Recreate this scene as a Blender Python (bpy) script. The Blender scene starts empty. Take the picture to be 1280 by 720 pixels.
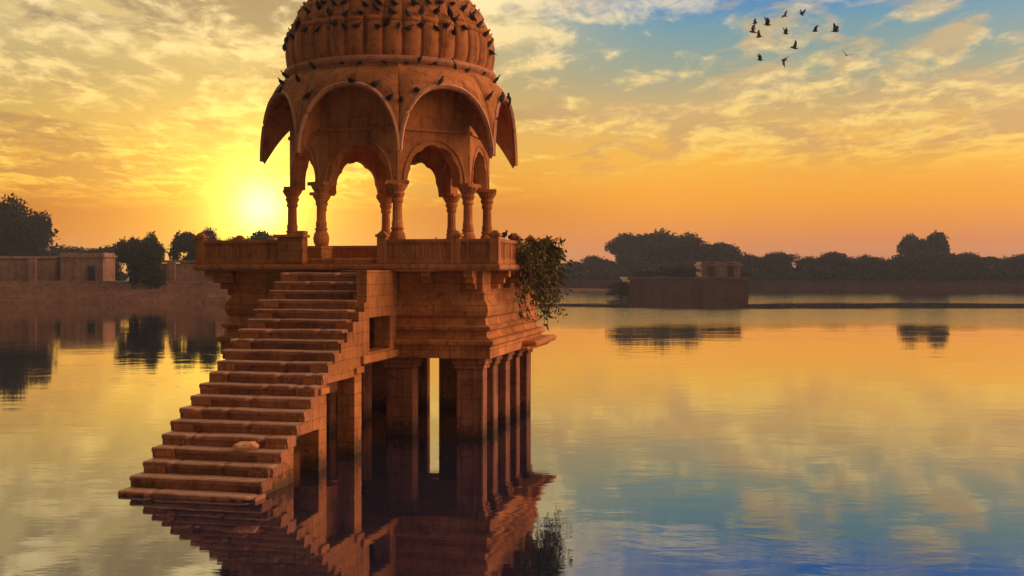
import bpy, bmesh, math, random
from mathutils import Vector, Matrix, noise
R = math.radians
S = bpy.context.scene
COL = S.collection
random.seed(11)
# ------------------------------------------------------------------ camera
cam_d = bpy.data.cameras.new('camera'); cam = bpy.data.objects.new('camera', cam_d); COL.objects.link(cam)
FPX, YH, EYE = 1370.3, 338.6, 3.64
cam_d.sensor_width = 36; cam_d.lens = 36 * FPX / 1280
cam_d.shift_y = (YH - 360) / 1280
cam_d.clip_start = 0.1; cam_d.clip_end = 6000
cam.location = (0, 0, EYE); cam.rotation_euler = (R(90), 0, 0)
S.camera = cam
S.view_settings.view_transform = 'Standard'; S.view_settings.look = 'None'
S.view_settings.gamma = 1; S.view_settings.use_curve_mapping = False
S.view_settings.exposure = 0.0
S.cycles.max_bounces = 6; S.cycles.diffuse_bounces = 3; S.cycles.glossy_bounces = 3
S.cycles.sample_clamp_indirect = 6
# ------------------------------------------------------------------ sun and sky
SUN_AZ, SUN_EL = R(-12.95), R(3.25)
sd = Vector((math.sin(SUN_AZ) * math.cos(SUN_EL), math.cos(SUN_AZ) * math.cos(SUN_EL), math.sin(SUN_EL)))
sl = bpy.data.lights.new('sun', 'SUN'); so = bpy.data.objects.new('sun', sl); COL.objects.link(so)
sl.energy = 2.2; sl.angle = R(0.6); sl.color = (1.0, 0.55, 0.22)
so.rotation_euler = (-sd).to_track_quat('-Z', 'Y').to_euler(); so.location = (0, 0, 40)


class NT:
    """small helper for node trees"""
    def __init__(s, nt): s.nt = nt; s.n = nt.nodes; s.l = nt.links
    def new(s, t, **kw):
        n = s.n.new(t)
        for k, v in kw.items(): setattr(n, k, v)
        return n
    def put(s, sock, v):
        if hasattr(v, 'is_output'): s.l.new(v, sock)
        elif isinstance(v, (tuple, list)) and len(v) == 3 and sock.type == 'RGBA': sock.default_value = (*v, 1)
        else: sock.default_value = v
    def math(s, op, a, b=None, c=None, clamp=False):
        n = s.new('ShaderNodeMath', operation=op, use_clamp=clamp); s.put(n.inputs[0], a)
        if b is not None: s.put(n.inputs[1], b)
        if c is not None: s.put(n.inputs[2], c)
        return n.outputs[0]
    def vmath(s, op, a, b=None, scale=None):
        n = s.new('ShaderNodeVectorMath', operation=op); s.put(n.inputs[0], a)
        if b is not None: s.put(n.inputs[1], b)
        if scale is not None: s.put(n.inputs['Scale'], scale)
        return n.outputs['Value'] if op in ('DOT_PRODUCT', 'LENGTH') else n.outputs[0]
    def ramp(s, f, stops, interp='LINEAR'):
        n = s.new('ShaderNodeValToRGB'); cr = n.color_ramp; cr.interpolation = interp
        while len(cr.elements) < len(stops): cr.elements.new(0.5)
        for e, (p, c) in zip(cr.elements, stops):
            e.position = p; e.color = (*c, 1) if isinstance(c, tuple) else (c, c, c, 1)
        s.put(n.inputs[0], f); return n.outputs[0]
    def mix(s, f, a, b, mode='MIX'):
        n = s.new('ShaderNodeMix', data_type='RGBA', blend_type=mode); n.clamp_factor = True
        s.put(n.inputs[0], f); s.put(n.inputs[6], a); s.put(n.inputs[7], b); return n.outputs[2]
    def smooth(s, v, lo, hi, a=0.0, b=1.0):
        n = s.new('ShaderNodeMapRange', interpolation_type='SMOOTHSTEP'); s.put(n.inputs[0], v)
        for i, x in zip((1, 2, 3, 4), (lo, hi, a, b)): n.inputs[i].default_value = x
        return n.outputs[0]
    def noise(s, vec, scale, detail=6, rough=0.55, dist=0.0, out=0):
        n = s.new('ShaderNodeTexNoise'); s.put(n.inputs['Vector'], vec); n.inputs['Scale'].default_value = scale
        n.inputs['Detail'].default_value = detail; n.inputs['Roughness'].default_value = rough
        n.inputs['Distortion'].default_value = dist; return n.outputs[out]


W = bpy.data.worlds.new('World'); S.world = W; W.use_nodes = True
w = NT(W.node_tree); w.n.clear()
tc = w.new('ShaderNodeTexCoord'); D = w.vmath('NORMALIZE', tc.outputs['Generated'])
sx = w.new('ShaderNodeSeparateXYZ'); w.put(sx.inputs[0], D); dx, dy, dz = sx.outputs
hz = w.math('SQRT', w.math('ADD', w.math('MULTIPLY', dx, dx), w.math('MULTIPLY', dy, dy)))
az = w.math('DIVIDE', dx, w.math('MAXIMUM', hz, 0.001))            # -1 left .. +1 right
el = w.math('MAXIMUM', dz, 0.0)
right_sky = w.ramp(el, [(0, (.52, .16, .06)), (.025, (.68, .21, .06)), (.06, (.88, .33, .025)), (.10, (.93, .45, .045)),
                        (.145, (.60, .40, .16)), (.18, (.31, .36, .27)), (.215, (.15, .32, .39)), (.25, (.015, .19, .60)), (.30, (.012, .17, .60)),
                        (.45, (.20, .29, .40)), (1, (.34, .36, .42))])
left_sky = w.ramp(el, [(0, (.38, .12, .04)), (.03, (.44, .105, .02)), (.055, (.42, .090, .010)), (.080, (.60, .22, .02)),
                       (.12, (.62, .37, .08)), (.17, (.45, .34, .15)), (.21, (.60, .46, .20)), (.26, (.86, .64, .26)), (.32, (.86, .68, .34)), (.45, (.32, .35, .38)),
                       (1, (.34, .36, .42))])
sky = w.mix(w.smooth(az, -.12, .16), left_sky, right_sky)
dot = w.math('MAXIMUM', w.vmath('DOT_PRODUCT', D, tuple(sd)), 0.0)
def lobe(n): return w.math('POWER', dot, n)
# cloud sheets, seen in perspective on a flat layer high above
den = w.math('ADD', el, 0.10)
cv = w.new('ShaderNodeCombineXYZ')
w.put(cv.inputs[0], w.math('DIVIDE', dx, den)); w.put(cv.inputs[1], w.math('DIVIDE', w.math('MULTIPLY', dy, .62), den)); cv.inputs[2].default_value = 3.7
big = w.noise(cv.outputs[0], 0.85, 3, .5, .3)
mid = w.noise(cv.outputs[0], 2.3, 9, .62, .35)
fine = w.noise(cv.outputs[0], 6.5, 8, .6, .5)
field = w.math('ADD', w.math('ADD', w.math('MULTIPLY', mid, .40), w.math('MULTIPLY', big, .30)), w.math('MULTIPLY', fine, .34))
field = w.math('ADD', field, w.math('MULTIPLY', w.smooth(az, -.30, .25), -.032))
field = w.math('ADD', field, .016)
cover = w.smooth(field, .465, .55)
cover = w.math('MULTIPLY', cover, w.smooth(w.math('SUBTRACT', el, w.math('MULTIPLY', w.smooth(az, -.12, .15), .030)), .045, .090))
thin = w.math('MULTIPLY', w.smooth(el, .20, .27), w.smooth(az, -.1, .15))
cover = w.math('MULTIPLY', cover, w.math('SUBTRACT', 1.0, w.math('MULTIPLY', thin, .8)))
shade = w.smooth(w.math('ADD', w.math('MULTIPLY', w.noise(w.vmath('ADD', cv.outputs[0], (.06, .10, .0)), 2.3, 9, .62, .35), .6), w.math('MULTIPLY', w.noise(w.vmath('ADD', cv.outputs[0], (.04, .05, .0)), 6.5, 8, .6, .5), .4)), .45, .57)
lit = w.mix(w.smooth(el, .05, .26), (1.0, .60, .07), w.mix(w.smooth(el, .20, .27), (.92, .74, .40), (1.25, .98, .50)))
dark = w.mix(w.smooth(el, .05, .22), (.48, .20, .04), (.30, .225, .135))
dark = w.mix(w.smooth(az, -.10, .12), dark, w.mix(w.smooth(el, .05, .20), (.70, .32, .06), (.56, .42, .22)))
cloud = w.mix(shade, lit, dark)
sky = w.mix(w.math('MULTIPLY', cover, .93), sky, cloud)
# the sky is already dusky behind the viewer
sky = w.mix(w.math('MULTIPLY', w.smooth(dy, -.30, .55, .95, 0.0), w.smooth(el, .35, .8, 1.0, .8)), sky, (.06, .042, .045))
# glow round the sun
def add(a, col, k): return w.mix(1.0, a, w.vmath('SCALE', col, scale=k), 'ADD')
sky = add(sky, (1.0, .80, .22), w.math('MULTIPLY', lobe(5200), 2.4))
sky = add(sky, (1.0, .66, .05), w.math('MULTIPLY', lobe(150), .52))
sky = add(sky, (1.0, .52, .0), w.math('MULTIPLY', lobe(32), .13))
sky = add(sky, (1.0, .74, .12), w.math('MULTIPLY', lobe(900), 1.25))
# warm fill glow added at the right, out of frame, to light right-hand faces
b_dot = w.math('MAXIMUM', w.vmath('DOT_PRODUCT', D, tuple(Vector((.97, .05, .27)).normalized())), 0.0)
sky = add(sky, (1.0, .53, .29), w.math('MULTIPLY', w.math('POWER', b_dot, 6.0), 5.4))
ns = w.new('ShaderNodeTexSky', sky_type='NISHITA'); ns.sun_disc = False
ns.sun_elevation = SUN_EL; ns.sun_rotation = SUN_AZ % (2 * math.pi)
sky = add(sky, ns.outputs[0], 0.006)
bg = w.new('ShaderNodeBackground'); w.put(bg.inputs[0], sky); bg.inputs[1].default_value = 1.0
wo = w.new('ShaderNodeOutputWorld'); w.l.new(bg.outputs[0], wo.inputs[0])


# ------------------------------------------------------------------ materials
def new_mat(name):
    m = bpy.data.materials.new(name); m.use_nodes = True
    t = NT(m.node_tree); b = t.n['Principled BSDF']; return m, t, b

def stone(name, base, var=.35, scale=1.0, bricks=0.0, rough=.9, bump=.35, streak=.35, bw=.62, bh=.24, wet=False, tread_light=0):
    m, t, b = new_mat(name)
    co = t.new('ShaderNodeTexCoord').outputs['Object']
    rnd = t.new('ShaderNodeObjectInfo').outputs['Random']
    off = t.vmath('SCALE', (13., 7., 5.), scale=rnd)
    p = t.vmath('ADD', co, off)
    n1 = t.noise(p, 1.3 * scale, 8, .65); n2 = t.noise(p, 9 * scale, 6, .6); n3 = t.noise(p, 42 * scale, 4, .6)
    hi = tuple(min(1, c * (1 + var)) for c in base); lo = (base[0] * (1 - var), base[1] * (1 - var * 1.1), base[2] * (1 - var * 1.05))
    c = t.ramp(n1, [(.3, lo), (.5, base), (.72, hi)])
    c = t.mix(t.smooth(n2, .55, .72, 0, .55), c, (base[0] * .45, base[1] * .40, base[2] * .42))
    # rain streaks running down the faces
    sv = t.vmath('MULTIPLY', p, (5.0, 5.0, .35))
    s1 = t.noise(sv, 1.4 * scale, 5, .6)
    c = t.mix(t.smooth(s1, .50, .68, 0, streak * 1.3), c, (base[0] * .25, base[1] * .25, base[2] * .34))
    n4 = t.noise(p, 3.1 * scale, 7, .7, .6)
    c = t.mix(t.smooth(n4, .58, .70, 0, .45), c, (base[0] * 1.15, base[1] * 1.45, base[2] * 2.0))
    c = t.mix(t.smooth(n4, .46, .34, 0, .6), c, (base[0] * .38, base[1] * .36, base[2] * .42))
    c = t.mix(1.0, c, t.ramp(rnd, [(0, .72), (1, 1.12)]), 'MULTIPLY')
    if tread_light:                                                # tread tops painted paler: sky light put into the colour, over dusty wear
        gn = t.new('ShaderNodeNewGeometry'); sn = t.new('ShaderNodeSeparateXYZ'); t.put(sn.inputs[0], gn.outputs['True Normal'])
        c = t.mix(t.math('MULTIPLY', t.smooth(sn.outputs[2], .5, .95, 0, tread_light), t.smooth(n2, .35, .6, .5, 1)), c, (.56, .34, .22))
    if wet:                                                 # damp, algae-dark band just above the waterline
        sz = t.new('ShaderNodeSeparateXYZ'); t.put(sz.inputs[0], co)
        zz = t.math('ADD', sz.outputs[2], t.math('MULTIPLY', t.math('SUBTRACT', n2, .5), .9))
        c = t.mix(t.smooth(zz, .10, .42, .8, 0), c, (.030, .024, .016))
    h = t.math('ADD', t.math('MULTIPLY', n2, .6), t.math('MULTIPLY', n3, .4))
    if bricks:
        sp = t.new('ShaderNodeSeparateXYZ'); t.put(sp.inputs[0], co)
        cb = t.new('ShaderNodeCombineXYZ'); t.put(cb.inputs[0], t.math('ADD', sp.outputs[0], sp.outputs[1])); t.put(cb.inputs[1], sp.outputs[2])
        br = t.new('ShaderNodeTexBrick'); t.put(br.inputs['Vector'], cb.outputs[0])
        br.inputs['Color1'].default_value = (1, 1, 1, 1); br.inputs['Color2'].default_value = (.74, .72, .70, 1); br.inputs['Mortar'].default_value = (.42, .38, .36, 1)
        br.inputs['Scale'].default_value = 1.0; br.inputs['Mortar Size'].default_value = .008
        br.inputs['Brick Width'].default_value = bw; br.inputs['Row Height'].default_value = bh
        c = t.mix(bricks, c, br.outputs['Color'], 'MULTIPLY')
        h = t.math('SUBTRACT', h, t.math('MULTIPLY', br.outputs['Fac'], .5 * bricks))
    t.put(b.inputs['Base Color'], c); b.inputs['Roughness'].default_value = rough
    b.inputs['Specular IOR Level'].default_value = .25
    bp = t.new('ShaderNodeBump'); bp.inputs['Strength'].default_value = bump; bp.inputs['Distance'].default_value = .05
    t.put(bp.inputs['Height'], h); t.l.new(bp.outputs[0], b.inputs['Normal'])
    return m

def plain(name, col, rough=.8, var=.3, scale=6.0):
    m, t, b = new_mat(name)
    co = t.new('ShaderNodeTexCoord').outputs['Object']
    rnd = t.new('ShaderNodeObjectInfo').outputs['Random']
    n = t.noise(t.vmath('ADD', co, t.vmath('SCALE', (9., 5., 3.), scale=rnd)), scale, 5, .6)
    c = t.ramp(n, [(.3, tuple(x * (1 - var) for x in col)), (.7, tuple(min(1, x * (1 + var)) for x in col))])
    t.put(b.inputs['Base Color'], c); b.inputs['Roughness'].default_value = rough
    b.inputs['Specular IOR Level'].default_value = .2
    return m

def leaf_mat(name, a, b_, scale):
    m, t, b = new_mat(name)
    co = t.new('ShaderNodeTexCoord').outputs['Object']
    n = t.noise(co, scale, 3, .6)
    t.put(b.inputs['Base Color'], t.ramp(n, [(.35, a), (.65, b_)]))
    b.inputs['Roughness'].default_value = .9; b.inputs['Specular IOR Level'].default_value = .1
    return m

M = dict(
    stone=stone('golden_sandstone', (.50, .205, .064), wet=True, bricks=.85),
    carved=stone('carved_sandstone', (.54, .215, .066), var=.3, streak=.4, bricks=.45, bw=.9, bh=.42),
    rim=stone('pale_sandstone', (.58, .29, .16), var=.25, streak=.25),
    dome=stone('dome_sandstone', (.53, .205, .066), var=.34, streak=.55),
    step=stone('worn_step_sandstone', (.37, .155, .078), tread_light=.7, var=.4, streak=.3, bump=.8),
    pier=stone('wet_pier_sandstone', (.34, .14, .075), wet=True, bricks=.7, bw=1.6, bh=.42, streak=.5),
    shore=stone('shore_stone', (.36, .20, .12), scale=.35, bricks=.5, bw=1.8, bh=.55, bump=.3),
    shore_dark=stone('dark_shore_stone', (.085, .040, .036), scale=.3, bricks=.4, bw=2.0, bh=.6, bump=.3),  # dark red-brown masonry of the shores
    pale=stone('limewashed_stone', (.22, .13, .10), scale=.5, bump=.2),
    hole=plain('painted_doorway_shade', (.02, .014, .012)),
    bark=plain('bark', (.075, .05, .035)),
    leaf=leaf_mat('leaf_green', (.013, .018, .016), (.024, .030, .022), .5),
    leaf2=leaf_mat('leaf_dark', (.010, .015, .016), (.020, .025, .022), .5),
    shrub=leaf_mat('hanging_leaf', (.06, .06, .02), (.16, .14, .045), 3.0),
    soil=plain('shore_soil', (.12, .075, .045), .95, .35, .4),
    bird=plain('pigeon_plumage', (.040, .032, .034), .7, .4, 20),
)
# water
mw, t, b = new_mat('lake_water'); t.n.remove(b)
co = t.new('ShaderNodeTexCoord').outputs['Object']
sp = t.new('ShaderNodeSeparateXYZ'); t.put(sp.inputs[0], co); wx, wy = sp.outputs[0], sp.outputs[1]
p1 = t.vmath('MULTIPLY', co, (.55, 1.0, 1.0))
wob = t.math('MULTIPLY', t.math('SUBTRACT', t.noise(t.vmath('MULTIPLY', co, (.035, .05, 1)), 1.0, 4, .6), .5), 34)
yy = t.math('ADD', wy, wob)
band = t.math('MULTIPLY', t.smooth(yy, 66, 80), t.math('SUBTRACT', 1.0, t.math('MULTIPLY', t.smooth(yy, 103, 109), t.smooth(yy, 119, 124, 1, 0))))
breeze = t.math('MULTIPLY', band, t.smooth(wx, -14, 6))
near = t.smooth(t.noise(t.vmath('MULTIPLY', co, (.08, .2, 1)), 1.0, 3, .5), .40, .62, .25, 1.0)
h1 = t.math('MULTIPLY', t.noise(p1, 1.5, 4, .5, .3), t.math('MULTIPLY', near, .55))
h2 = t.math('MULTIPLY', t.noise(t.vmath('MULTIPLY', co, (.35, 1.0, 1.0)), 5.0, 3, .5), t.math('ADD', t.math('MULTIPLY', breeze, 4.6), .12))
hh = t.math('ADD', h1, t.math('MULTIPLY', h2, .35))
bp = t.new('ShaderNodeBump'); bp.inputs['Strength'].default_value = .55; bp.inputs['Distance'].default_value = .022; t.put(bp.inputs['Height'], hh)
gl = t.new('ShaderNodeBsdfGlossy'); gl.inputs['Roughness'].default_value = .03; gl.inputs['Color'].default_value = (1.0, .965, .90, 1)
df = t.new('ShaderNodeBsdfDiffuse'); df.inputs['Color'].default_value = (.002, .016, .042, 1)
lw = t.new('ShaderNodeLayerWeight'); lw.inputs['Blend'].default_value = .5
geo = t.new('ShaderNodeNewGeometry')
cosv = t.math('ABSOLUTE', t.vmath('DOT_PRODUCT', geo.outputs['Normal'], geo.outputs['Incoming']))
ms = t.new('ShaderNodeMixShader'); t.put(ms.inputs[0], t.ramp(cosv, [(0, .97), (.05, .95), (.10, .80), (.16, .60), (.22, .46), (.30, .38), (1, .22)]))
t.l.new(df.outputs[0], ms.inputs[1]); t.l.new(gl.outputs[0], ms.inputs[2]); t.l.new(bp.outputs[0], gl.inputs['Normal'])
t.l.new(ms.outputs[0], t.n['Material Output'].inputs[0]); M['water'] = mw


# ------------------------------------------------------------------ mesh helpers
class MB:
    def __init__(s): s.v = []; s.f = []
    def add(s, vs, fs):
        o = len(s.v); s.v += [tuple(x) for x in vs]; s.f += [tuple(i + o for i in f) for f in fs]
    def box(s, x0, x1, y0, y1, z0, z1, taper=0):
        t_ = taper
        s.add([(x0, y0, z0), (x1, y0, z0), (x1, y1, z0), (x0, y1, z0), (x0 + t_, y0 + t_, z1), (x1 - t_, y0 + t_, z1), (x1 - t_, y1 - t_, z1), (x0 + t_, y1 - t_, z1)],
              [(3, 2, 1, 0), (4, 5, 6, 7), (0, 1, 5, 4), (1, 2, 6, 5), (2, 3, 7, 6), (3, 0, 4, 7)])
    def rings(s, rs, cap=True, closed=True):
        n = len(rs[0]); vs = [p for r in rs for p in r]; fs = []
        for i in range(len(rs) - 1):
            for j in range(n if closed else n - 1):
                k = (j + 1) % n; fs.append((i * n + j, i * n + k, (i + 1) * n + k, (i + 1) * n + j))
        if cap: fs.append(tuple(range(n - 1, -1, -1))); fs.append(tuple(range((len(rs) - 1) * n, len(rs) * n)))
        s.add(vs, fs)
    def lathe(s, prof, n=16, cx=0, cy=0, ph=0.0):
        s.rings([[(cx + r * math.cos(ph + 2 * math.pi * j / n), cy + r * math.sin(ph + 2 * math.pi * j / n), z) for j in range(n)] for r, z in prof])
    def tube(s, pts, rad, n=6):
        pts = [Vector(p) for p in pts]; rs = []
        for i, p in enumerate(pts):
            d = (pts[min(i + 1, len(pts) - 1)] - pts[max(i - 1, 0)]).normalized()
            a = d.cross(Vector((0, 0, 1)) if abs(d.z) < .9 else Vector((1, 0, 0))).normalized(); c = d.cross(a)
            r = rad[i] if isinstance(rad, (list, tuple)) else rad
            rs.append([p + (a * math.cos(2 * math.pi * j / n) + c * math.sin(2 * math.pi * j / n)) * r for j in range(n)])
        s.rings(rs)
    def mesh(s, name, mat, smooth=False, bevel=0.0, jitter=0.0):
        me = bpy.data.meshes.new(name); me.from_pydata(s.v, [], s.f)
        bm = bmesh.new(); bm.from_mesh(me)
        bmesh.ops.recalc_face_normals(bm, faces=bm.faces)
        if bevel:
            es = [e for e in bm.edges if len(e.link_faces) == 2 and e.calc_face_angle(0) > .5]
            bmesh.ops.bevel(bm, geom=es, offset=bevel, segments=1, affect='EDGES', clamp_overlap=True)
        if jitter:
            for v in bm.verts: v.co += Vector([random.uniform(-jitter, jitter) for _ in range(3)])
        bm.to_mesh(me); bm.free()
        me.materials.append(mat)
        if smooth: me.polygons.foreach_set('use_smooth', [True] * len(me.polygons))
        return me
    def build(s, name, mat, parent=None, loc=(0, 0, 0), rz=0, **kw):
        return link(name, s.mesh(name, mat, **kw), parent, loc, rz)

def link(name, me, parent=None, loc=(0, 0, 0), rz=0):
    o = bpy.data.objects.new(name, me); COL.objects.link(o); o.parent = parent; o.location = loc; o.rotation_euler[2] = rz
    return o
def tag(o, label, cat, group=None, kind=None):
    o['label'] = label; o['category'] = cat
    if group: o['group'] = group
    if kind: o['kind'] = kind
    return o
def thing(name, label, cat, loc=(0, 0, 0), rz=0, group=None):
    return tag(link(name, None, None, loc, rz), label, cat, group)
def copy_tree(o, parent=None, loc=None, rz=None):
    c = o.copy(); COL.objects.link(c); c.parent = parent
    if loc is not None: c.location = loc
    if rz is not None: c.rotation_euler[2] = rz
    for ch in list(o.children): copy_tree(ch, c)
    return c
def at(u, Y, v=None):
    """world x (and z) seen at photo column u (row v) for a thing standing at distance Y"""
    x = (u - 640) / FPX * Y
    return x if v is None else (x, EYE + (YH - v) / FPX * Y)

# ------------------------------------------------------------------ setting
wm = MB(); n_ = 64
wm.add([(700 * math.cos(2 * math.pi * i / n_), 700 * math.sin(2 * math.pi * i / n_), 0) for i in range(n_)], [tuple(range(n_))])
o = wm.build('lake_water', M['water']); o['kind'] = 'structure'

shore = [(-500, 128), (-90, 128.2), (-55, 127.6), (-18, 128), (-13, 150), (-4, 178), (6, 196), (20, 203), (60, 205), (110, 204), (180, 206), (500, 230)]
lm = MB(); rows = []
for (dy_, z) in ((0, -.6), (1.5, .25), (8, .5), (60, .9), (470, 1.5)):
    rows.append([(x, y + dy_, z) for x, y in shore])
lm.rings(rows, cap=False, closed=False)
o = lm.build('far_ground', M['soil']); o['kind'] = 'structure'
nm = MB(); rr = []
for (y, z) in ((-4, -.5), (-6, .4), (-12, 1.6), (-40, 2.0), (-350, 2.2)):
    rr.append([(x, y + 3 * math.sin(x * .05), z) for x in (-500, -200, -80, -30, 0, 30, 80, 200, 500)])
nm.rings(rr, cap=False, closed=False)
o = nm.build('near_ground', M['soil']); o['kind'] = 'structure'

# ------------------------------------------------------------------ the pavilion
PHI = R(12.83); CX, CY = -2.966, 26.9
pav = thing('stone_pavilion', 'domed golden sandstone pavilion standing on piers in the lake, stair descending to the water', 'pavilion', (CX, CY, 0), -PHI)
FLOOR = 3.79
PX0, PX1, PY0, PY1 = -3.72, 3.45, -2.95, 2.95           # platform
BX, BY0, BY1 = 3.0, -2.5, 2.86                           # base block

def rect_loft(prof, x0, x1, y0, y1):
    m = MB(); rs = []
    for o_, z in prof:
        rs.append([(x0 - o_, y0 - o_, z), (x1 + o_, y0 - o_, z), (x1 + o_, y1 + o_, z), (x0 - o_, y1 + o_, z)])
    m.rings(rs); return m
# base block with its mouldings
rect_loft([(.17, 1.74), (.17, 2.00), (.25, 2.04), (.25, 2.13), (.13, 2.17), (.07, 2.22), (.07, 2.32), (.16, 2.36), (.16, 2.43), (.05, 2.47), (.02, 2.60),
           (.08, 2.66), (.11, 2.78), (.08, 2.92), (0, 3.02), (0, 3.16), (-.05, 3.18), (-.05, 3.64)], -BX, BX, BY0, BY1).build('base_block', M['stone'], pav, bevel=.012)
m = MB()
m.box(2.9, 3.52, .55, 3.25, 1.80, 1.93); m.box(2.9, 3.36, .40, 3.12, 1.70, 1.80); m.build('drip_ledge', M['carved'], pav, bevel=.03, jitter=.012)
# platform slab with a rounded nosing
rect_loft([(-.10, 3.642), (-.03, 3.66), (0, 3.69), (0, 3.75), (-.02, 3.79)], PX0, PX1, PY0, PY1).build('platform_slab', M['carved'], pav, bevel=.01)
# corbels below the overhanging ends
m = MB()
for k, (z0, z1, ox) in enumerate(((3.50, 3.64, .60), (3.36, 3.50, .44), (3.22, 3.36, .28), (3.08, 3.22, .13))):
    m.box(-BX - ox, -BX + .1, -2.62 + .07 * k, 2.7, z0, z1)
m.build('corbel', M['stone'], pav, bevel=.015)
for x in (.95, 1.75, 2.72):
    m = MB()
    for z0, z1, oy in ((3.50, 3.64, .36), (3.36, 3.50, .24), (3.24, 3.36, .12)): m.box(x - .1, x + .1, BY0 - oy, BY0 + .1, z0, z1)
    m.build('bracket', M['stone'], pav, bevel=.012)
for y in (-1.6, -.4, .8, 2.0):
    m = MB()
    for z0, z1, ox in ((3.50, 3.64, .36), (3.36, 3.50, .24), (3.24, 3.36, .12)): m.box(BX - .1, BX + ox, y - .1, y + .1, z0, z1)
    m.build('bracket', M['stone'], pav, bevel=.012)

# piers under the base
def pier(x0, x1, y0, y1):
    p = MB(); p.box(x0, x1, y0, y1, -1.2, 1.50); o = p.build('pier', M['pier'], pav, bevel=.02, jitter=.008)
    c = MB(); c.box(x0 - .05, x1 + .05, y0 - .05, y1 + .05, 1.50, 1.60); c.box(x0 - .09, x1 + .09, y0 - .09, y1 + .09, 1.602, 1.738)
    c.build('capital', M['pier'], o, bevel=.015)
for x0, x1 in ((-2.9, -2.3), (-1.2, -.6), (.74, 1.36), (2.36, 2.95)): pier(x0, x1, -2.48, -2.08)
for y0, y1 in ((-1.38, -.98), (-.12, .30), (1.02, 1.42), (2.24, 2.72)): pier(2.50, 2.93, y0, y1)
for x in (-2.6, -.9): pier(x - .3, x + .3, -.3, .3)
m = MB(); m.box(-2.93, .17, 2.40, 2.70, -1.2, 1.735); m.box(.50, 2.42, 2.40, 2.70, -1.2, 1.735)
m.build('rear_wall', M['pier'], pav, bevel=.02)

# parapet
def panel(x0, x1, y0, y1):
    """low carved wall between two points along one axis"""
    m = MB(); alongx = abs(x1 - x0) > abs(y1 - y0); th = .07
    if alongx: L0, L1, c = x0, x1, y0
    else: L0, L1, c = y0, y1, x0
    def bx(a0, a1, t_, z0, z1):
        if alongx: m.box(a0, a1, c - t_, c + t_, z0, z1)
        else: m.box(c - t_, c + t_, a0, a1, z0, z1)
    bx(L0, L1, th * .72, FLOOR, 4.25); bx(L0, L1, th * 1.25, 4.25, 4.33); bx(L0, L1, th * 1.1, FLOOR, 3.89)
    n = max(1, round((L1 - L0) / .62)); s = (L1 - L0) / n
    for i in range(n + 1): a = L0 + i * s; bx(max(L0, a - .04), min(L1, a + .04), th, 3.89, 4.25)
    for i in range(n):
        for j in range(4):
            a = L0 + (i + (j + .7) / 4.4) * s; bx(a - .022, a + .022, th * .9, 3.93, 4.21)
    m.build('parapet_panel', M['carved'], pav, bevel=.008)
def post(x, y, wd=.2, zt=4.46):
    m = MB(); h = wd / 2; m.box(x - h, x + h, y - h, y + h, FLOOR, zt - .08); o = m.build('parapet_post', M['carved'], pav, bevel=.012)
    c = MB(); c.box(x - h - .03, x + h + .03, y - h - .03, y + h + .03, zt - .08, zt - .02); c.box(x - h, x + h, y - h, y + h, zt - .02, zt + .05, h * .6)
    c.build('post_cap', M['carved'], o, bevel=.008)
fy = PY0 + .16; by = PY1 - .16; lx = PX0 + .14; rx = PX1 - .14
panel(lx, -1.62, fy, fy); panel(.86, rx, fy, fy)
panel(lx, rx, by, by); panel(lx, lx, fy, by); panel(rx, rx, fy, by)
for x in (lx, .77, 2.45, rx): post(x, fy)
m = MB(); m.box(-1.66, -1.04, fy - .14, fy + .14, FLOOR, 4.38); o = m.build('entrance_pier', M['stone'], pav, bevel=.02)
c = MB(); c.box(-1.70, -1.0, fy - .18, fy + .18, 4.38, 4.45); c.box(-1.25, -1.02, fy - .13, fy + .1, 4.45, 4.53); c.build('post_cap', M['carved'], o, bevel=.015)
for x in (lx, -1.2, 1.2, rx): post(x, by)
for y in (-.9, .9): post(rx, y); post(lx, y)

# octagonal plinth and the eight pillars
RV = 2.44; AP = RV * math.cos(R(22.5)); HS = RV * math.sin(R(22.5))
def vert_angle(k): return R(22.5 * k) - math.pi / 2           # k odd: corner; k even: middle of a side
m = MB(); m.lathe([(2.74, FLOOR - .02), (2.74, 3.90), (2.70, 3.93)], 8, ph=R(22.5)); m.build('plinth', M['carved'], pav, bevel=.012)
pm = MB()
pm.lathe([(.122, 4.60), (.130, 4.72), (.112, 4.78), (.106, 5.16), (.135, 5.20), (.135, 5.25), (.11, 5.28)], 12)
p0 = pm.build('pillar', M['carved'], pav)
bm_ = MB(); bm_.box(-.17, .17, -.17, .17, 3.925, 4.14); bm_.box(-.19, .19, -.19, .19, 4.14, 4.20)
bm_.lathe([(.13, 4.20), (.175, 4.28), (.19, 4.38), (.165, 4.48), (.125, 4.55), (.15, 4.58), (.15, 4.61), (.115, 4.62)], 12)
bm_.build('pillar_base', M['carved'], p0, bevel=.006)
cm = MB(); cm.lathe([(.108, 5.24), (.14, 5.31), (.17, 5.37), (.145, 5.41), (.19, 5.48), (.235, 5.55), (.235, 5.58), (.20, 5.60)], 12)
cm.box(-.24, .20, -.25, .25, 5.58, 5.66)
cm.build('capital', M['carved'], p0, bevel=.006)
for i, k in enumerate(range(-7, 9, 2)):
    a = vert_angle(k); loc = (RV * .975 * math.cos(a), RV * .975 * math.sin(a), 0)
    if i == 0: p0.location = loc; p0.rotation_euler[2] = a
    else: copy_tree(p0, pav, loc, a)

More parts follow.
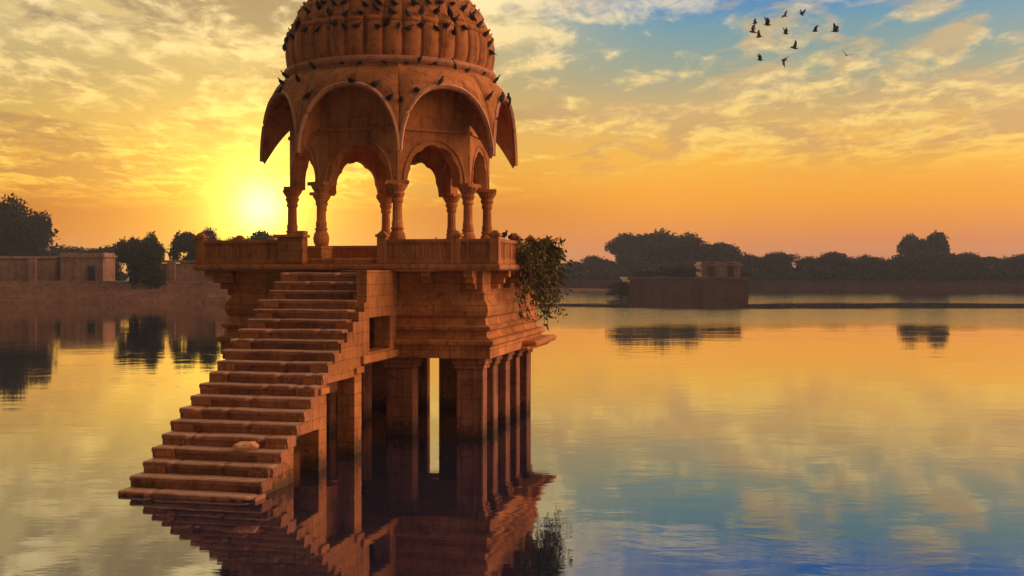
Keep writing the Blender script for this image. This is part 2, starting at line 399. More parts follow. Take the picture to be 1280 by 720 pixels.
# cusped arch panels, one per side
ZS, ZA, ZT = 5.60, 6.52, 8.10
HW = .70
def arch_panel_mesh():
    m = MB(); N = 72; inner = []; outer = []
    for i in range(N + 1):
        a = math.pi * (1 - i / N)
        lob = abs(math.sin(4.5 * a)) ** .8
        sc = .93 + .06 * lob
        inner.append((HW * math.cos(a) * (sc if 0 < i < N else 1), ZS + (ZA - ZS) * math.sin(a) ** .9 * sc if 0 < i < N else ZS))
    cor = [math.pi - math.atan2(ZT - ZS, HS), math.atan2(ZT - ZS, HS)]
    for i, (x, z) in enumerate(inner):
        a = math.pi * (1 - i / N); dx_, dz_ = math.cos(a), math.sin(a)
        tx = HS / abs(dx_) if abs(dx_) > 1e-6 else 1e9; tz = (ZT - ZS) / dz_ if dz_ > 1e-6 else 1e9
        t_ = min(tx, tz); outer.append([dx_ * t_, ZS + dz_ * t_])
    for c_ in cor:
        i = min(range(N + 1), key=lambda q: abs(math.pi * (1 - q / N) - c_)); outer[i] = [math.copysign(HS, math.cos(c_)), ZT]
    th = .26; k = (AP - th) / AP
    n = N + 1
    vs = [(x, -AP, z) for x, z in inner] + [(x, -AP, z) for x, z in outer] + [(x * k, -AP + th, z) for x, z in inner] + [(x * k, -AP + th, z) for x, z in outer]
    fs = []
    for i in range(N):
        fs += [(i, i + 1, n + i + 1, n + i), (2 * n + i, 3 * n + i, 3 * n + i + 1, 2 * n + i + 1), (i, 2 * n + i, 2 * n + i + 1, i + 1)]
    fs += [(0, n, 3 * n, 2 * n), (N, 2 * n + N, 3 * n + N, n + N)]
    m.add(vs, fs)
    # string course and a raised moulding round the opening
    m.box(-HS + .02, HS - .02, -AP - .05, -AP + .02, 6.80, 6.87)
    pts = [(.79 * math.cos(math.pi * (1 - i / 28)), -AP - .004, ZS + 1.02 * math.sin(math.pi * (1 - i / 28)) ** .9) for i in range(29)]
    m.tube(pts, .028, 6)
    return m.mesh('arch_panel', M['carved'])
am = arch_panel_mesh()
for k in range(8): link('arch_panel', am, pav, (0, 0, 0), R(45 * k))

# drooping arched eaves, one per side
RC, ZC, ZM, RI, ZI = 3.10, 6.30, 7.80, 2.50, 8.28
t8 = math.tan(R(22.5))
def zout(s): return ZC + (ZM - ZC) * max(0.0, 1 - abs(s) ** 2.3) ** .52
def eave_mesh():
    m = MB(); NS, NTT = 40, 8
    ss = [math.sin(math.pi / 2 * (-1 + 2 * i / NS)) for i in range(NS + 1)]
    top = []; bot = []
    for s in ss:
        ro, ri = RC * math.cos(R(22.5)), RI * math.cos(R(22.5))
        po = Vector((s * ro * t8, -ro, zout(s))); pi = Vector((s * ri * t8, -ri, ZI))
        rt = []; rb = []
        for j in range(NTT + 1):
            t_ = j / NTT; p = pi.lerp(po, t_); bulge = .10 * math.sin(math.pi * t_)
            p = p + Vector((0, -bulge, bulge * .6)); p.x = s * -p.y * t8; rt.append(p)
        wi = AP - .1
        pw = Vector((s * wi * t8, -wi, min(8.0, zout(s) + .28 + .55 * abs(s) ** 3))); pb = po + Vector((-s * .05, .05, -.10))
        for j in range(NTT + 1):
            t_ = j / NTT; p = pw.lerp(pb, t_); p.z += .08 * math.sin(math.pi * t_); rb.append(p)
        top.append(rt); bot.append(rb)
    n = NTT + 1; L = NS + 1
    vs = [p for r in top for p in r] + [p for r in bot for p in r]; fs = []
    for i in range(NS):
        for j in range(NTT):
            a = i * n + j; fs.append((a, a + 1, a + n + 1, a + n)); b2 = L * n + a; fs.append((b2, b2 + n, b2 + n + 1, b2 + 1))
        a = i * n + NTT; fs.append((a, L * n + a, L * n + a + n, a + n))
    m.add(vs, fs); return m.mesh('eave', M['carved'])
em = eave_mesh()
rm = MB(); ro = RC * math.cos(R(22.5))
rm.tube([(math.sin(math.pi / 2 * (-1 + 2 * i / 40)) * ro * t8 * .985, -ro - .01, zout(math.sin(math.pi / 2 * (-1 + 2 * i / 40))) - .03) for i in range(41)], .05, 4)
rim_me = rm.mesh('rim', M['rim'])
fm = MB(); fm.box(-.018, .018, -2.76, -2.66, 7.95, 8.28)
for k in range(8):
    e = link('eave', em, pav, (0, 0, 0), R(45 * k)); link('rim', rim_me, e)
# carved bands over the eaves and the drum
m = MB(); m.lathe([(2.30, 7.9), (2.40, 8.12), (2.47, 8.2), (2.47, 8.27), (2.54, 8.31), (2.58, 8.36), (2.58, 8.42), (2.50, 8.45), (2.46, 8.47)], 64)
m.build('drum', M['rim'], pav)
m = MB(); m.lathe([(2.25, 7.62), (2.25, 7.74)], 8, ph=R(22.5)); m.build('ceiling', M['stone'], pav)
# dome : fluted below, rows of lotus buds above
prof = [(2.44, 8.44), (2.50, 8.60), (2.53, 8.85), (2.52, 9.08), (2.46, 9.30), (2.37, 9.55), (2.24, 9.80), (2.08, 10.05), (1.88, 10.32), (1.62, 10.62), (1.30, 10.92), (.95, 11.17), (.60, 11.36), (.30, 11.46), (.12, 11.5)]
def dome_r(z):
    for (r0, z0), (r1, z1) in zip(prof, prof[1:]):
        if z <= z1: f = (z - z0) / (z1 - z0); return r0 + (r1 - r0) * f
    return .1
m = MB(); NA = 288; NF = 36; rs = []
zs = [8.44 + (11.5 - 8.44) * (i / 70) for i in range(71)]
for z in zs:
    r = dome_r(z); row = []
    for j in range(NA):
        a = 2 * math.pi * j / NA
        fl = abs(math.cos(NF * a / 2)) ** .5 - .72
        amp = .032 if z < 9.32 else .014
        rr_ = r * (1 + amp * fl * min(1, r / 1.2))
        for zr in (9.30, 9.86, 10.36, 10.8):               # ring ledges where the birds sit
            d = (z - zr) / .075
            if -1 < d < 1: rr_ += .05 * (1 - d * d)
        row.append((rr_ * math.cos(a), rr_ * math.sin(a), z))
    rs.append(row)
m.rings(rs)
for q, (zr, cnt) in enumerate(((9.42, 36), (9.98, 32), (10.46, 28), (10.88, 22))):
    r = dome_r(zr)
    for j in range(cnt):                                    # pointed lotus buds
        a = 2 * math.pi * (j + .5 * (q % 2)) / cnt; c = Vector((math.cos(a), math.sin(a), 0)); tn = Vector((-math.sin(a), math.cos(a), 0)); wdt = 2 * math.pi * r / cnt * .36
        base = c * (r + .0) + Vector((0, 0, zr - .10))
        ring0 = [base + tn * wdt * math.cos(2 * math.pi * i / 6) + (c * .5 + Vector((0, 0, .85))) * wdt * math.sin(2 * math.pi * i / 6) for i in range(6)]
        ring1 = [p + c * .03 + (Vector((0, 0, .05)) - (p - base) * .35) for p in ring0]
        m.rings([ring0, ring1])
dome = m.build('dome', M['dome'], pav, smooth=False)
m = MB(); m.lathe([(.34, 11.44), (.42, 11.52), (.30, 11.6), (.14, 11.68), (.24, 11.8), (.30, 11.95), (.2, 12.1), (.09, 12.18), (.15, 12.28), (.09, 12.4), (.03, 12.7), (.005, 12.9)], 20)
m.build('finial', M['carved'], dome, smooth=True)

# the stair
Y0, TR, RS, Z0 = -9.643, .316, .186, .07
SX0, SX1 = -1.27, 1.05
stair_me = MB()
# side walls with openings (y0, y1, underside heights)
openings = [(-8.03, -6.94, [(-1.2, .77)]), (-6.57, -5.14, [(-1.2, 1.55)]), (-4.75, -2.60, [(-1.2, 1.76)])]
niche = (-4.30, -3.02, 1.97, 2.68)
cuts = sorted(set([Y0 + TR * k for k in range(0, 20)] + [c for o_ in openings for c in o_[:2]] + list(niche[:2]) + [-2.60]))
def wall_cols(m, x0, x1, opened):
    for a, b2 in zip(cuts, cuts[1:]):
        mid = (a + b2) / 2; k = min(19, int((mid - Y0) / TR)); zt = Z0 + RS * k - .05
        if zt < 0: zt = .03
        lo = -1.2; holes = []
        if opened:
            for o0, o1, hs in openings:
                if o0 <= mid <= o1: lo = hs[0][1]
            if niche[0] <= mid <= niche[1]: holes = [(niche[2], niche[3])]
        if holes: m.box(x0, x1, a, b2, lo, holes[0][0]); m.box(x0, x1, a, b2, holes[0][1], zt)
        elif lo < zt: m.box(x0, x1, a, b2, lo, zt)
wall_cols(stair_me, .66, SX1 - .03, True); wall_cols(stair_me, SX0 + .04, SX0 + .4, False)
stair_me.box(SX0 + .4, -.25, -4.4, -2.55, 1.0, 3.0)                 # solid core under the landing
stair_me.box(.80, SX1 - .025, Y0 + TR * 16.4, -2.56, 2.70, 3.655)
stair = stair_me.build('staircase', M['stone'], pav)
for y0, y1, zt in ((-6.945, -6.565, 1.5), (-5.145, -4.745, 1.72)):
    m = MB(); m.box(.62, SX1 + .03, y0, y1, zt - .12, zt); m.build('pier_capital', M['carved'], stair, bevel=.012)
m = MB(); m.box(.6, SX1 + .05, -4.8, -2.62, 1.765, 1.93); m.build('lintel', M['carved'], stair, bevel=.02, jitter=.006)
def step_mesh(x0, x1, dep, h, seed):
    rnd = random.Random(seed); m = MB(); n = 26; rows = []
    for i in range(n + 1):
        x = x0 + (x1 - x0) * i / n
        w1 = noise.noise(Vector((x * 2.3, seed * 3.1, 0))) * .014 + noise.noise(Vector((x * 7, seed * 1.7, 5))) * .011
        w2 = noise.noise(Vector((x * 1.7, seed * 2.1, 9))) * .013
        if rnd.random() < .06: w1 += .05; w2 -= .03
        rows.append([(x, .035 + w1 * .3, -h + .0), (x, w1 + .03, -.085), (x, w1, -.075), (x, w1 + .004, -.02 + w2), (x, w1 + .03, w2), (x, dep, w2 * .5), (x, dep, -h)])
    m.rings(rows); return m
for k in range(20):
    x0 = SX0 + random.uniform(-.05, .05); x1 = SX1 + random.uniform(-.02, .04) - max(0, k - 7) * .024
    if k == 0: x0 -= .06; x1 += .05
    dep = TR + .06 if k < 19 else .72
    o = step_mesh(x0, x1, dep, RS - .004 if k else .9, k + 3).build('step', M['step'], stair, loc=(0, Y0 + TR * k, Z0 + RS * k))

# ------------------------------------------------------------------ broken stone on the stair
m = MB(); bmx = bmesh.new(); bmesh.ops.create_icosphere(bmx, subdivisions=2, radius=1)
for v in bmx.verts:
    p = v.co; s_ = 1 + .35 * noise.noise(p * 1.7 + Vector((4, 2, 1)))
    v.co = Vector((p.x * .24 * s_, p.y * .13 * s_, max(-.07, p.z * .085 * s_)))
me = bpy.data.meshes.new('broken_stone'); bmx.to_mesh(me); bmx.free(); me.materials.append(M['rim'])
rot = Matrix.Rotation(-PHI, 4, 'Z')
pw = rot @ Vector((.42, Y0 + TR * 3 + .13, 0)); o = link('broken_stone', me, None, (CX + pw.x, CY + pw.y, Z0 + RS * 3 + .06), .3)
tag(o, 'flat broken stone lump lying on a low step of the stair', 'stone')

# ------------------------------------------------------------------ plants
def leaf(m, p, d, up, l, wd):
    d = d.normalized(); sd_ = d.cross(up)
    if sd_.length < 1e-3: sd_ = Vector((1, 0, 0))
    sd_.normalize(); nn = sd_.cross(d)
    m.add([p, p + d * l * .45 + sd_ * wd + nn * wd * .25, p + d * l, p + d * l * .45 - sd_ * wd + nn * wd * .25], [(0, 1, 2, 3)])
def rvec(rnd):
    while True:
        v = Vector((rnd.uniform(-1, 1), rnd.uniform(-1, 1), rnd.uniform(-1, 1)))
        if .05 < v.length < 1: return v.normalized()
def hanging_shrub():
    rnd = random.Random(5)
    root = pav.matrix_world
    base = Vector((rx + .05, .55, 3.95))
    w0 = rot @ base; t_ = thing('hanging_shrub', 'bushy olive green shrub hanging over the right side of the stone platform', 'shrub', (CX + w0.x, CY + w0.y, base.z), -PHI)
    st = MB(); lf = MB()
    for i in range(92):
        y = rnd.uniform(-1.9, 2.2); out = rnd.uniform(.05, .68); top = rnd.uniform(.05, .42); drop = rnd.uniform(.1, 1.9) * (1 - .2 * abs(y) / 2)
        if i < 16: drop = rnd.uniform(-.25, .1)
        pts = []
        for j in range(9):
            f = j / 8
            pts.append(Vector((out * f ** .8, y * (.35 + .65 * min(1, f * 1.7)), top * math.sin(math.pi * min(1, f * 1.25) * .8) * 1.1 - drop * max(0, f - .25) / .75)) + rvec(rnd) * .03)
        st.tube(pts, [.022 - .002 * j for j in range(9)], 5)
        for j in range(1, 9):
            for q in range(6):
                p = pts[j - 1].lerp(pts[j], rnd.random()) + rvec(rnd) * rnd.uniform(.02, .16)
                d = rvec(rnd) * .7 + Vector((.2, 0, -.55)); leaf(lf, p, d, rvec(rnd), rnd.uniform(.08, .18), rnd.uniform(.018, .036))
    st.build('stem', M['bark'], t_); lf.build('foliage', M['shrub'], t_)
hanging_shrub()

def tree_meshes(seed, h, wd, lobes, nleaf, leafsize, trunk_h, mat, low=.2):
    rnd = random.Random(seed)
    tk = MB(); tk.tube([(0, 0, -.4), (.05, 0, trunk_h * .5), (.0, .05, trunk_h), (.1, .1, h * .62)], [wd * .055, wd * .045, wd * .036, wd * .012], 8)
    L = []
    for i in range(lobes):
        a = rnd.uniform(0, 6.283); f = rnd.random() ** .6
        z = rnd.uniform(low + .18, .86) * h; lim = math.sin(math.pi * min(1, max(.12, (z / h - low * .5) / (1.05 - low * .5)))) ** .6
        rr_ = wd * .5 * f * lim * .75; L.append((Vector((rr_ * math.cos(a), rr_ * math.sin(a), z)), wd * rnd.uniform(.13, .24), h * rnd.uniform(.09, .16)))
    L.append((Vector((0, 0, h * .84)), wd * .18, h * .15))
    for c, r0, r1 in L[:9]:
        tk.tube([(0, 0, trunk_h * .8), (c.x * .5, c.y * .5, trunk_h + (c.z - trunk_h) * .6), tuple(c)], [wd * .022, wd * .014, wd * .005], 5)
    cr = MB(); vol = [r0 * r0 * r1 for c, r0, r1 in L]; tot = sum(vol)
    for (c, r0, r1), v_ in zip(L, vol):
        ax = r0 * rnd.uniform(.8, 1.25)
        for _ in range(int(nleaf * v_ / tot)):
            d = rvec(rnd); rad = rnd.random() ** .4 * (1.0 + .5 * noise.noise(d * 2.2 + c))
            p = c + Vector((d.x * ax * rad, d.y * r0 * rad, d.z * r1 * rad))
            leaf(cr, p, rvec(rnd), rvec(rnd), leafsize * rnd.uniform(.6, 1.5), leafsize * rnd.uniform(.25, .5))
    return tk.mesh('trunk', M['bark']), cr.mesh('crown', mat)
PROTO = {}
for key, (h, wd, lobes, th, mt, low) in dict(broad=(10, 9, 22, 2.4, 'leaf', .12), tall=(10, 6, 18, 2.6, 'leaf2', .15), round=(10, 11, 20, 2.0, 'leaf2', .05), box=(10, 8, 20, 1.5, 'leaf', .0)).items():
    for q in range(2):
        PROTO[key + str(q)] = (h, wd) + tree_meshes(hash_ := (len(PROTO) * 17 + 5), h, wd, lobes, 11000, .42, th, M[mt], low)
def tree(u, vtop, wpx, Y, base, kind, label, group, rz=None, name='broad_tree'):
    h0, w0, tm, cm_ = PROTO[kind]; x, zt = at(u, Y, vtop); h = zt - base; ww = 1.22 * wpx / FPX * Y
    t_ = thing(name, label, 'tree', (x, Y, base), rz if rz is not None else random.uniform(0, 6.28), group)
    t_.scale = (ww / w0, ww / w0, h / h0)
    link('trunk', tm, t_); link('crown', cm_, t_)
RG, LG = 'trees along the far right shore', 'trees on the left bank'
for a in [
    (718, 326, 46, 216, 'round0', 'low dusky tree on the far shore just right of the hanging shrub'),
    (744, 320, 44, 218, 'round1', 'small rounded tree between the hanging shrub and the tall far grove'),
    (786, 291, 50, 212, 'broad0', 'tall tree forming the left shoulder of the big far grove'),
    (826, 286, 84, 220, 'broad1', 'broadest and tallest tree in the middle of the big far grove'),
    (862, 290, 62, 212, 'round0', 'tall dome-topped tree in the far grove above the pale hut'),
    (900, 303, 58, 214, 'broad0', 'sloping tree at the right end of the big far grove'),
    (936, 318, 50, 214, 'round1', 'low tree just right of the pale hut'),
    (972, 314, 58, 216, 'round0', 'first low mound-shaped tree right of the big far grove'),
    (1010, 320, 50, 214, 'box1', 'flat low tree between two mound-shaped trees on the far shore'),
    (1046, 315, 56, 216, 'round1', 'second mound-shaped tree, midway along the far right shore'),
    (1082, 318, 54, 216, 'broad1', 'low tree left of the tall pair on the far shore'),
    (1112, 324, 40, 214, 'round0', 'lowest bushy tree touching the left side of the tall pair'),
    (1138, 292, 42, 212, 'tall0', 'left tree of the tall pair on the far right shore'),
    (1172, 289, 50, 213, 'tall1', 'right tree of the tall pair on the far right shore'),
    (1206, 316, 50, 214, 'round1', 'low tree right beside the tall pair'),
    (1238, 320, 54, 216, 'box0', 'flat-topped low tree towards the end of the far shore'),
    (1276, 317, 60, 214, 'round0', 'rightmost tree of the far shore, cut by the picture edge'),
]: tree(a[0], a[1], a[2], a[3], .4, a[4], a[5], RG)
for a in [
    (14, 243, 84, 146, .6, 'broad1', 'largest dark tree on the left bank, cut by the picture edge'),
    (44, 266, 40, 144, .6, 'round1', 'smaller ragged tree leaning against the largest left tree'),
    (74, 306, 52, 168, .6, 'round0', 'low tree behind the wall, next to the largest left tree'),
    (104, 309, 50, 170, .6, 'round1', 'second low tree behind the left bank wall'),
    (136, 307, 46, 168, .6, 'broad0', 'low tree behind the wall, just left of the square tree'),
    (166, 296, 34, 129.5, 1.0, 'box0', 'left half of the square dark tree pair before the wall'),
    (189, 289, 34, 129.5, 1.0, 'box1', 'taller right half of the square dark tree pair'),
    (232, 288, 30, 138, .6, 'box0', 'square tree just left of the stone parapet'),
    (258, 286, 36, 139, .6, 'round1', 'rounded tree peeping over the left end of the parapet'),
    (292, 295, 40, 150, .6, 'round0', 'low tree top showing over the parapet, left of the sun'),
    (328, 288, 44, 152, .6, 'broad0', 'tree top right below the sun behind the parapet'),
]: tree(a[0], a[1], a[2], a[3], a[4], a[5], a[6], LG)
# scrub along both shores
rnd = random.Random(9); sc = MB()
for i in range(30000):
    x = rnd.uniform(-12, 150); y = 206.5 + rnd.uniform(0, 7) - (max(0, 10 - x) * 1.2 if x < 10 else 0); hgt = 4.0 + 2.4 * noise.noise(Vector((x * .12, 3, 0))) + 1.2 * noise.noise(Vector((x * .5, 1, 0)))
    leaf(sc, Vector((x, y, rnd.uniform(.2, max(.6, hgt)))), rvec(rnd), rvec(rnd), rnd.uniform(.5, 1.1), .32)
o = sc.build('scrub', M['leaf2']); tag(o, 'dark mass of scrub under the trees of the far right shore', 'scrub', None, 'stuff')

# ------------------------------------------------------------------ far masonry
def wall_thing(name, label, cat, x0, x1, y0, y1, z0, z1, mat, cap=.25, piers=0):
    t_ = thing(name, label, cat, ((x0 + x1) / 2, y0, 0)); hx = (x1 - x0) / 2
    m = MB(); n = 24; rows = []
    for i in range(n + 1):
        x = -hx + 2 * hx * i / n; w_ = .12 * noise.noise(Vector((x * .21 + x0, z1, 0)))
        rows.append([(x, 0, z0), (x, .12, z1 + w_), (x, y1 - y0, z1 + w_), (x, y1 - y0, z0)])
    m.rings(rows); m.build('wall_body', mat, t_)
    if cap:
        c = MB(); c.box(-hx - .1, hx + .1, -.1, .5, z1 + .14, z1 + .14 + cap); c.build('coping', mat, t_)
    for i in range(piers):
        p = MB(); x = -hx + 2 * hx * (i + .5) / piers; p.box(x - .5, x + .5, -.5, .1, z0, z1 + .3, .05); p.build('buttress', mat, t_)
    return t_
# stepped ghat along the left bank
g = thing('stone_embankment', 'long stepped stone embankment along the left shore', 'embankment', (-60, 127, 0))
m = MB()
for k in range(8): m.box(-60, 42, .5 * k, 6.5, -.8 + (.001 * k), .30 * (k + 1))
m.build('embankment_steps', M['shore'], g)
wall_thing('boundary_wall', 'long weathered stone wall behind the left embankment', 'wall', -92, -55.5, 133, 134, 1.2, 5.0, M['shore'], .3, 7)
wall_thing('boundary_wall', 'shorter lower wall right of the square dark tree pair', 'wall', -44.5, -21, 134, 135, 1.2, 4.5, M['shore'], .3, 4)
def hut(name, label, x0, x1, y0, y1, z0, z1, mat, doors, dome_=False):
    t_ = thing(name, label, 'hut', ((x0 + x1) / 2, y0, z0)); hx = (x1 - x0) / 2; h = z1 - z0; d = y1 - y0
    m = MB(); m.box(-hx, hx, 0, d, 0, h); m.build('wall_body', mat, t_)
    r_ = MB(); r_.box(-hx - .25, hx + .25, -.25, d + .25, h + .003, h + .25); r_.box(-hx, hx, 0, d, h + .25, h + .55)
    ro_ = r_.build('roof', mat, t_)
    if dome_: q = MB(); q.lathe([(hx * .6 * math.cos(a_ * .157), h + .55 + hx * .7 * math.sin(a_ * .157)) for a_ in range(10)], 16, 0, d / 2); q.build('roof_dome', mat, ro_, smooth=True)
    for x in doors:
        f = MB(); f.box(x - .62, x + .62, -.09, .1, .003, 2.0); fo = f.build('door', mat, t_)
        k = MB(); k.box(x - .45, x + .45, -.10, -.092, .05, 1.8); k.build('door_shade_panel', M['hole'], fo)  # dark panel painted as doorway shade; no opening is cut
hut('stone_hut', 'low stone building with one dark doorway left of the square tree pair', -54.8, -49.6, 133, 137, 2.4, 5.3, M['shore'], (1.2,))
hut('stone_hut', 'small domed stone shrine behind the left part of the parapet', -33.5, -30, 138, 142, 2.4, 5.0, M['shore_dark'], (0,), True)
# the island with its ruined terrace
t_ = thing('stone_terrace', 'dark red stone terrace rising straight from the water before the far grove', 'terrace', (22, 137, 0))
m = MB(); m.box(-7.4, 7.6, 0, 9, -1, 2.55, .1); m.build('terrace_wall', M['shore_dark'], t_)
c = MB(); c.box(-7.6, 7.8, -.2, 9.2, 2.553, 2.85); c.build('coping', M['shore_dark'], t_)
for u_, vt, wp, Y, kd, lb in ((776, 352, 44, 140, 'round1', 'dark shrub at the water, left end of the dark terrace'), (806, 338, 40, 141, 'round0', 'dark shrub on the left part of the dark terrace'),
                              (846, 333, 52, 142, 'broad0', 'dark shrub on the terrace touching the left side of the pale hut'), (926, 340, 30, 142, 'round1', 'small shrub on the terrace at the right side of the pale hut')):
    tree(u_, vt, wp, Y, .2 if u_ < 790 else 2.4, kd, lb, 'shrubs on the terrace', name='shore_shrub')
hut('stone_hut', 'pale flat-roofed hut standing on the right end of the dark terrace', 24.2, 29.2, 140, 144, 2.85, 4.25, M['pale'], (-1.3, 1.2))
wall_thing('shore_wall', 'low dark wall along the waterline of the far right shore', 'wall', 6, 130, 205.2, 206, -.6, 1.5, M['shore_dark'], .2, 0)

# ------------------------------------------------------------------ air
hm = bpy.data.materials.new('air'); hm.use_nodes = True; t = NT(hm.node_tree); t.n.remove(t.n['Principled BSDF'])
pv = t.new('ShaderNodeVolumePrincipled'); pv.inputs['Color'].default_value = (.62, .74, 1.0, 1); pv.inputs['Density'].default_value = .00045; pv.inputs['Anisotropy'].default_value = .35
t.l.new(pv.outputs[0], t.n['Material Output'].inputs['Volume'])
m = MB(); m.box(-720, 720, -420, 760, -2.4, 17.5); o = m.build('haze', hm); o['kind'] = 'stuff'

# ------------------------------------------------------------------ birds
def body_rings(m, spine, n=8):
    rs = []
    for (x, z, ry, rz) in spine: rs.append([(x, ry * math.cos(2 * math.pi * j / n), z + rz * math.sin(2 * math.pi * j / n)) for j in range(n)])
    m.rings(rs)
def pigeon_mesh(up):
    m = MB(); s = []
    for f, ry, rz in ((-.20, .022, .008), (-.13, .030, .014), (-.08, .055, .05), (0, .078, .075), (.06, .07, .07), (.10, .045, .048)):
        s.append((f, .105 + f * up, ry, rz))
    s += [(.118, .105 + .10 * up + .055, .032, .034), (.128, .105 + .10 * up + .085, .032, .030), (.145, .105 + .10 * up + .088, .022, .02), (.165, .105 + .10 * up + .078, .008, .007), (.185, .105 + .10 * up + .072, .002, .002)]
    body_rings(m, s, 10)
    for q in (-1, 1):
        m.tube([(.0, q * .03, .06), (.005, q * .03, .0)], [.012, .007], 5)
        m.tube([(.03, q * .03, .003), (-.02, q * .03, .003)], .005, 4)
        wv = [(.07, q * .065, .13 + .05 * up), (.02, q * .088, .15), (-.09, q * .062, .13 - .08 * up), (-.17, q * .03, .105 - .16 * up), (-.06, q * .078, .085 - .05 * up), (.05, q * .078, .09 + .03 * up)]
        m.rings([wv, [(x, y * .8, z) for x, y, z in wv]])
    return m.mesh('pigeon', M['bird'], smooth=True)
PG = [pigeon_mesh(.15), pigeon_mesh(.55), pigeon_mesh(.9)]
bpy.context.view_layer.update()
dg = bpy.context.evaluated_depsgraph_get()
def cast(u, v, cu=486, cv=150):
    for k in range(60):
        uu = u + (cu - u) * k * .012; d = Vector(((uu - 640) / FPX, 1, (YH - v) / FPX)).normalized()
        hit, loc, nor, idx, ob, mt = S.ray_cast(dg, cam.location, d, distance=60)
        if hit and loc.y < 40 and ob.name != 'haze': return loc, nor, k
    return None
zones = [
    ('dome crest', [(405, 4), (432, 2), (493, 5), (518, 5), (551, 4), (456, 6), (472, 2), (536, 3), (566, 5), (418, 5)], 'in the top row of the dome'),
    ('dome upper', [(385, 15), (399, 10), (431, 18), (470, 10), (528, 15), (579, 12), (412, 17), (451, 17), (490, 16), (510, 18), (545, 16), (562, 17), (590, 20)], 'in the second row of the dome'),
    ('dome middle', [(373, 31), (382, 38), (398, 37), (446, 33), (472, 34), (498, 32), (525, 33), (545, 36), (568, 27), (590, 23), (599, 33), (418, 30), (431, 34), (485, 29), (511, 36), (558, 33), (580, 36)], 'in the third row of the dome'),
    ('dome foot', [(359, 50), (366, 47), (567, 42), (611, 56), (357, 60), (606, 44), (613, 66)], 'low on the dome'),
    ('ledge', [(478, 76), (510, 78), (524, 75), (567, 80), (392, 84), (603, 92), (430, 78), (452, 76), (545, 78), (585, 85)], 'on the ledge below the dome'),
    ('eave', [(373, 100), (385, 121), (469, 106), (487, 123), (502, 125), (521, 114), (551, 103), (611, 122), (440, 101)], 'on the front arch rims'),
    ('eave left', [(351, 96), (353, 104), (350, 112)], 'on the left eaves'),
    ('eave right', [(616, 99), (624, 102), (627, 124), (635, 126)], 'on the right eaves'),
    ('parapet', [(433, 309), (633, 293), (647, 295), (678, 301), (690, 299)], 'on the parapet of the platform'),
]
ORD = ['first', 'second', 'third', 'fourth', 'fifth', 'sixth', 'seventh', 'eighth', 'ninth', 'tenth', 'eleventh', 'twelfth', 'thirteenth', 'fourteenth', 'fifteenth', 'sixteenth', 'seventeenth', 'eighteenth', 'nineteenth', 'twentieth']
rb = random.Random(3)
for zn, spots, where in zones:
    spots = sorted(spots)
    for i, (u, v) in enumerate(spots):
        if zn == 'parapet':
            lp = {433: Vector((.35, by, 4.33)), 633: Vector((rx, -2.0, 4.33)), 647: Vector((rx, -1.35, 4.33)), 678: Vector((rx, 1.25, 4.33)), 690: Vector((rx, 2.3, 4.33))}[u]
            q = rot @ lp; loc = Vector((CX + q.x, CY + q.y, lp.z)); nor = Vector((0, 0, 1))
        else:
            r_ = cast(u, v + 3)
            if not r_: continue
            loc, nor, _ = r_
        o = link('pigeon', PG[rb.randrange(3)], None, loc + nor * .02 + Vector((0, 0, .0)), rb.uniform(0, 6.28))
        o.scale = [rb.uniform(.60, .82)] * 3
        lab = ('leftmost' if i == 0 else 'rightmost' if i == len(spots) - 1 else ORD[i] + ' from the left') 
        tag(o, 'dark pigeon perched ' + where + ', ' + lab, 'pigeon', 'pigeons perched on the pavilion')

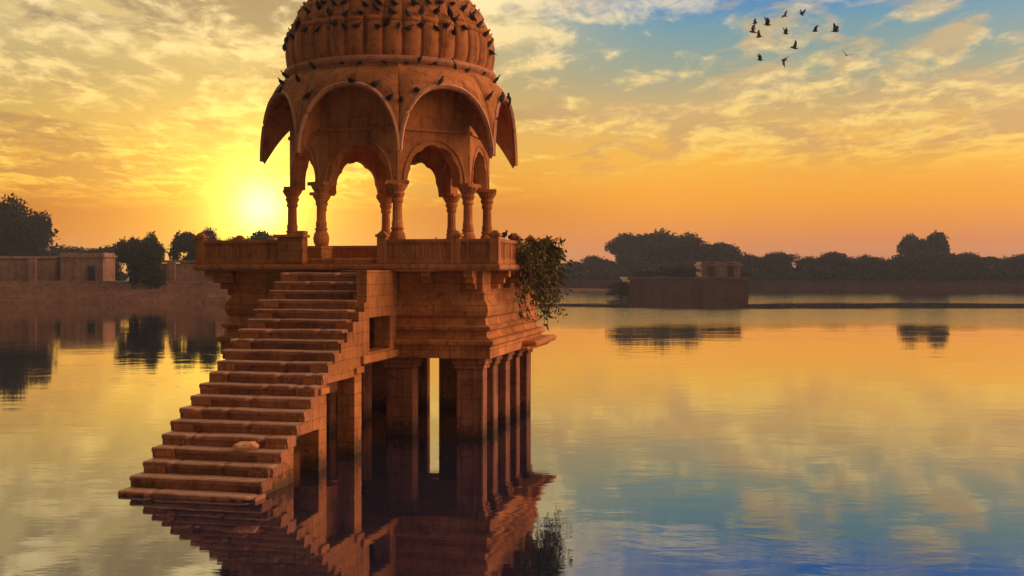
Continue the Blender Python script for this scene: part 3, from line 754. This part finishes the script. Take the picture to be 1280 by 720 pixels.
def flyer_mesh(seed, beat, sweep):
    """bird in flight: body along +x, wings raised or lowered by beat"""
    m = MB()
    body_rings(m, [(-.19, 0, .05, .006), (-.12, 0, .035, .014), (-.05, 0, .045, .04), (.03, 0, .055, .052), (.10, 0, .04, .042), (.14, .01, .03, .03), (.17, .008, .018, .018), (.20, 0, .003, .003)], 8)
    for q in (-1, 1):
        rs = []
        for f, ch in ((0, .17), (.35, .17), (.65, .13), (.9, .07), (1.0, .015)):
            y = .03 + .33 * f * math.cos(beat * (1 if f < .5 else .85)); z = .02 + .33 * f * math.sin(beat); x0 = .07 + .05 * math.sin(f * 3) - sweep * f * f
            rs.append([(x0, q * y, z), (x0 - ch * .4, q * y, z + .012), (x0 - ch, q * y, z), (x0 - ch * .4, q * y, z - .008)])
        m.rings(rs)
    return m.mesh('flying_bird', M['bird'], smooth=True)
FL = [flyer_mesh(0, 1.1, .08), flyer_mesh(1, .5, .12), flyer_mesh(2, -.75, .1), flyer_mesh(3, 1.35, .18)]
for u, v, dd, sz, k, hd, bank, lab in [
    (944, 29, 62, .9, 1, 2.9, .2, 'topmost bird of the dense knot at the left of the flock, wings spread'),
    (941, 40, 60, 1.1, 0, 3.3, .7, 'leftmost bird of the flock, in the dense knot'),
    (942, 36, 66, .8, 3, 3.1, .4, 'small bird in the middle of the dense knot at the left of the flock'),
    (949, 46, 61, 1.05, 0, 3.0, -.6, 'lowest bird of the dense knot at the left of the flock'),
    (959, 31, 60, 1.2, 3, .2, .3, 'bird with upright wings just right of the dense knot'),
    (981, 20, 65, .95, 1, 3.6, .6, 'left bird of the two flying at the top of the flock'),
    (1002, 18, 64, 1.0, 0, .5, .2, 'right bird of the two flying at the top of the flock'),
    (982, 42, 62, 1.0, 3, .3, .1, 'bird with folded upright wings in the centre of the flock'),
    (1019, 39, 62, 1.0, 3, 3.0, -.2, 'slim bird alone between the flock centre and the rightmost birds'),
    (1044, 39, 60, 1.25, 0, .1, .5, 'large upright-winged bird at the upper right end of the flock'),
    (993, 60, 61, 1.15, 0, .2, -.5, 'tall-winged bird below the centre of the flock'),
    (950, 75, 62, 1.0, 3, .1, .0, 'lowest bird on the left, below the dense knot'),
    (980, 75, 61, 1.1, 2, 3.6, .9, 'lowest bird near the middle, wings swept down'),
    (1058, 69, 62, 1.0, 1, 1.4, .4, 'lowest bird on the right, apart from the flock'),
]:
    x, z = at(u, dd, v); o = link('flying_bird', FL[k], None, (x, dd, z)); o.rotation_euler = (bank, rb.uniform(-.2, .2), hd); o.scale = [sz] * 3
    tag(o, 'dark ' + lab, 'bird', 'birds flying in a flock')
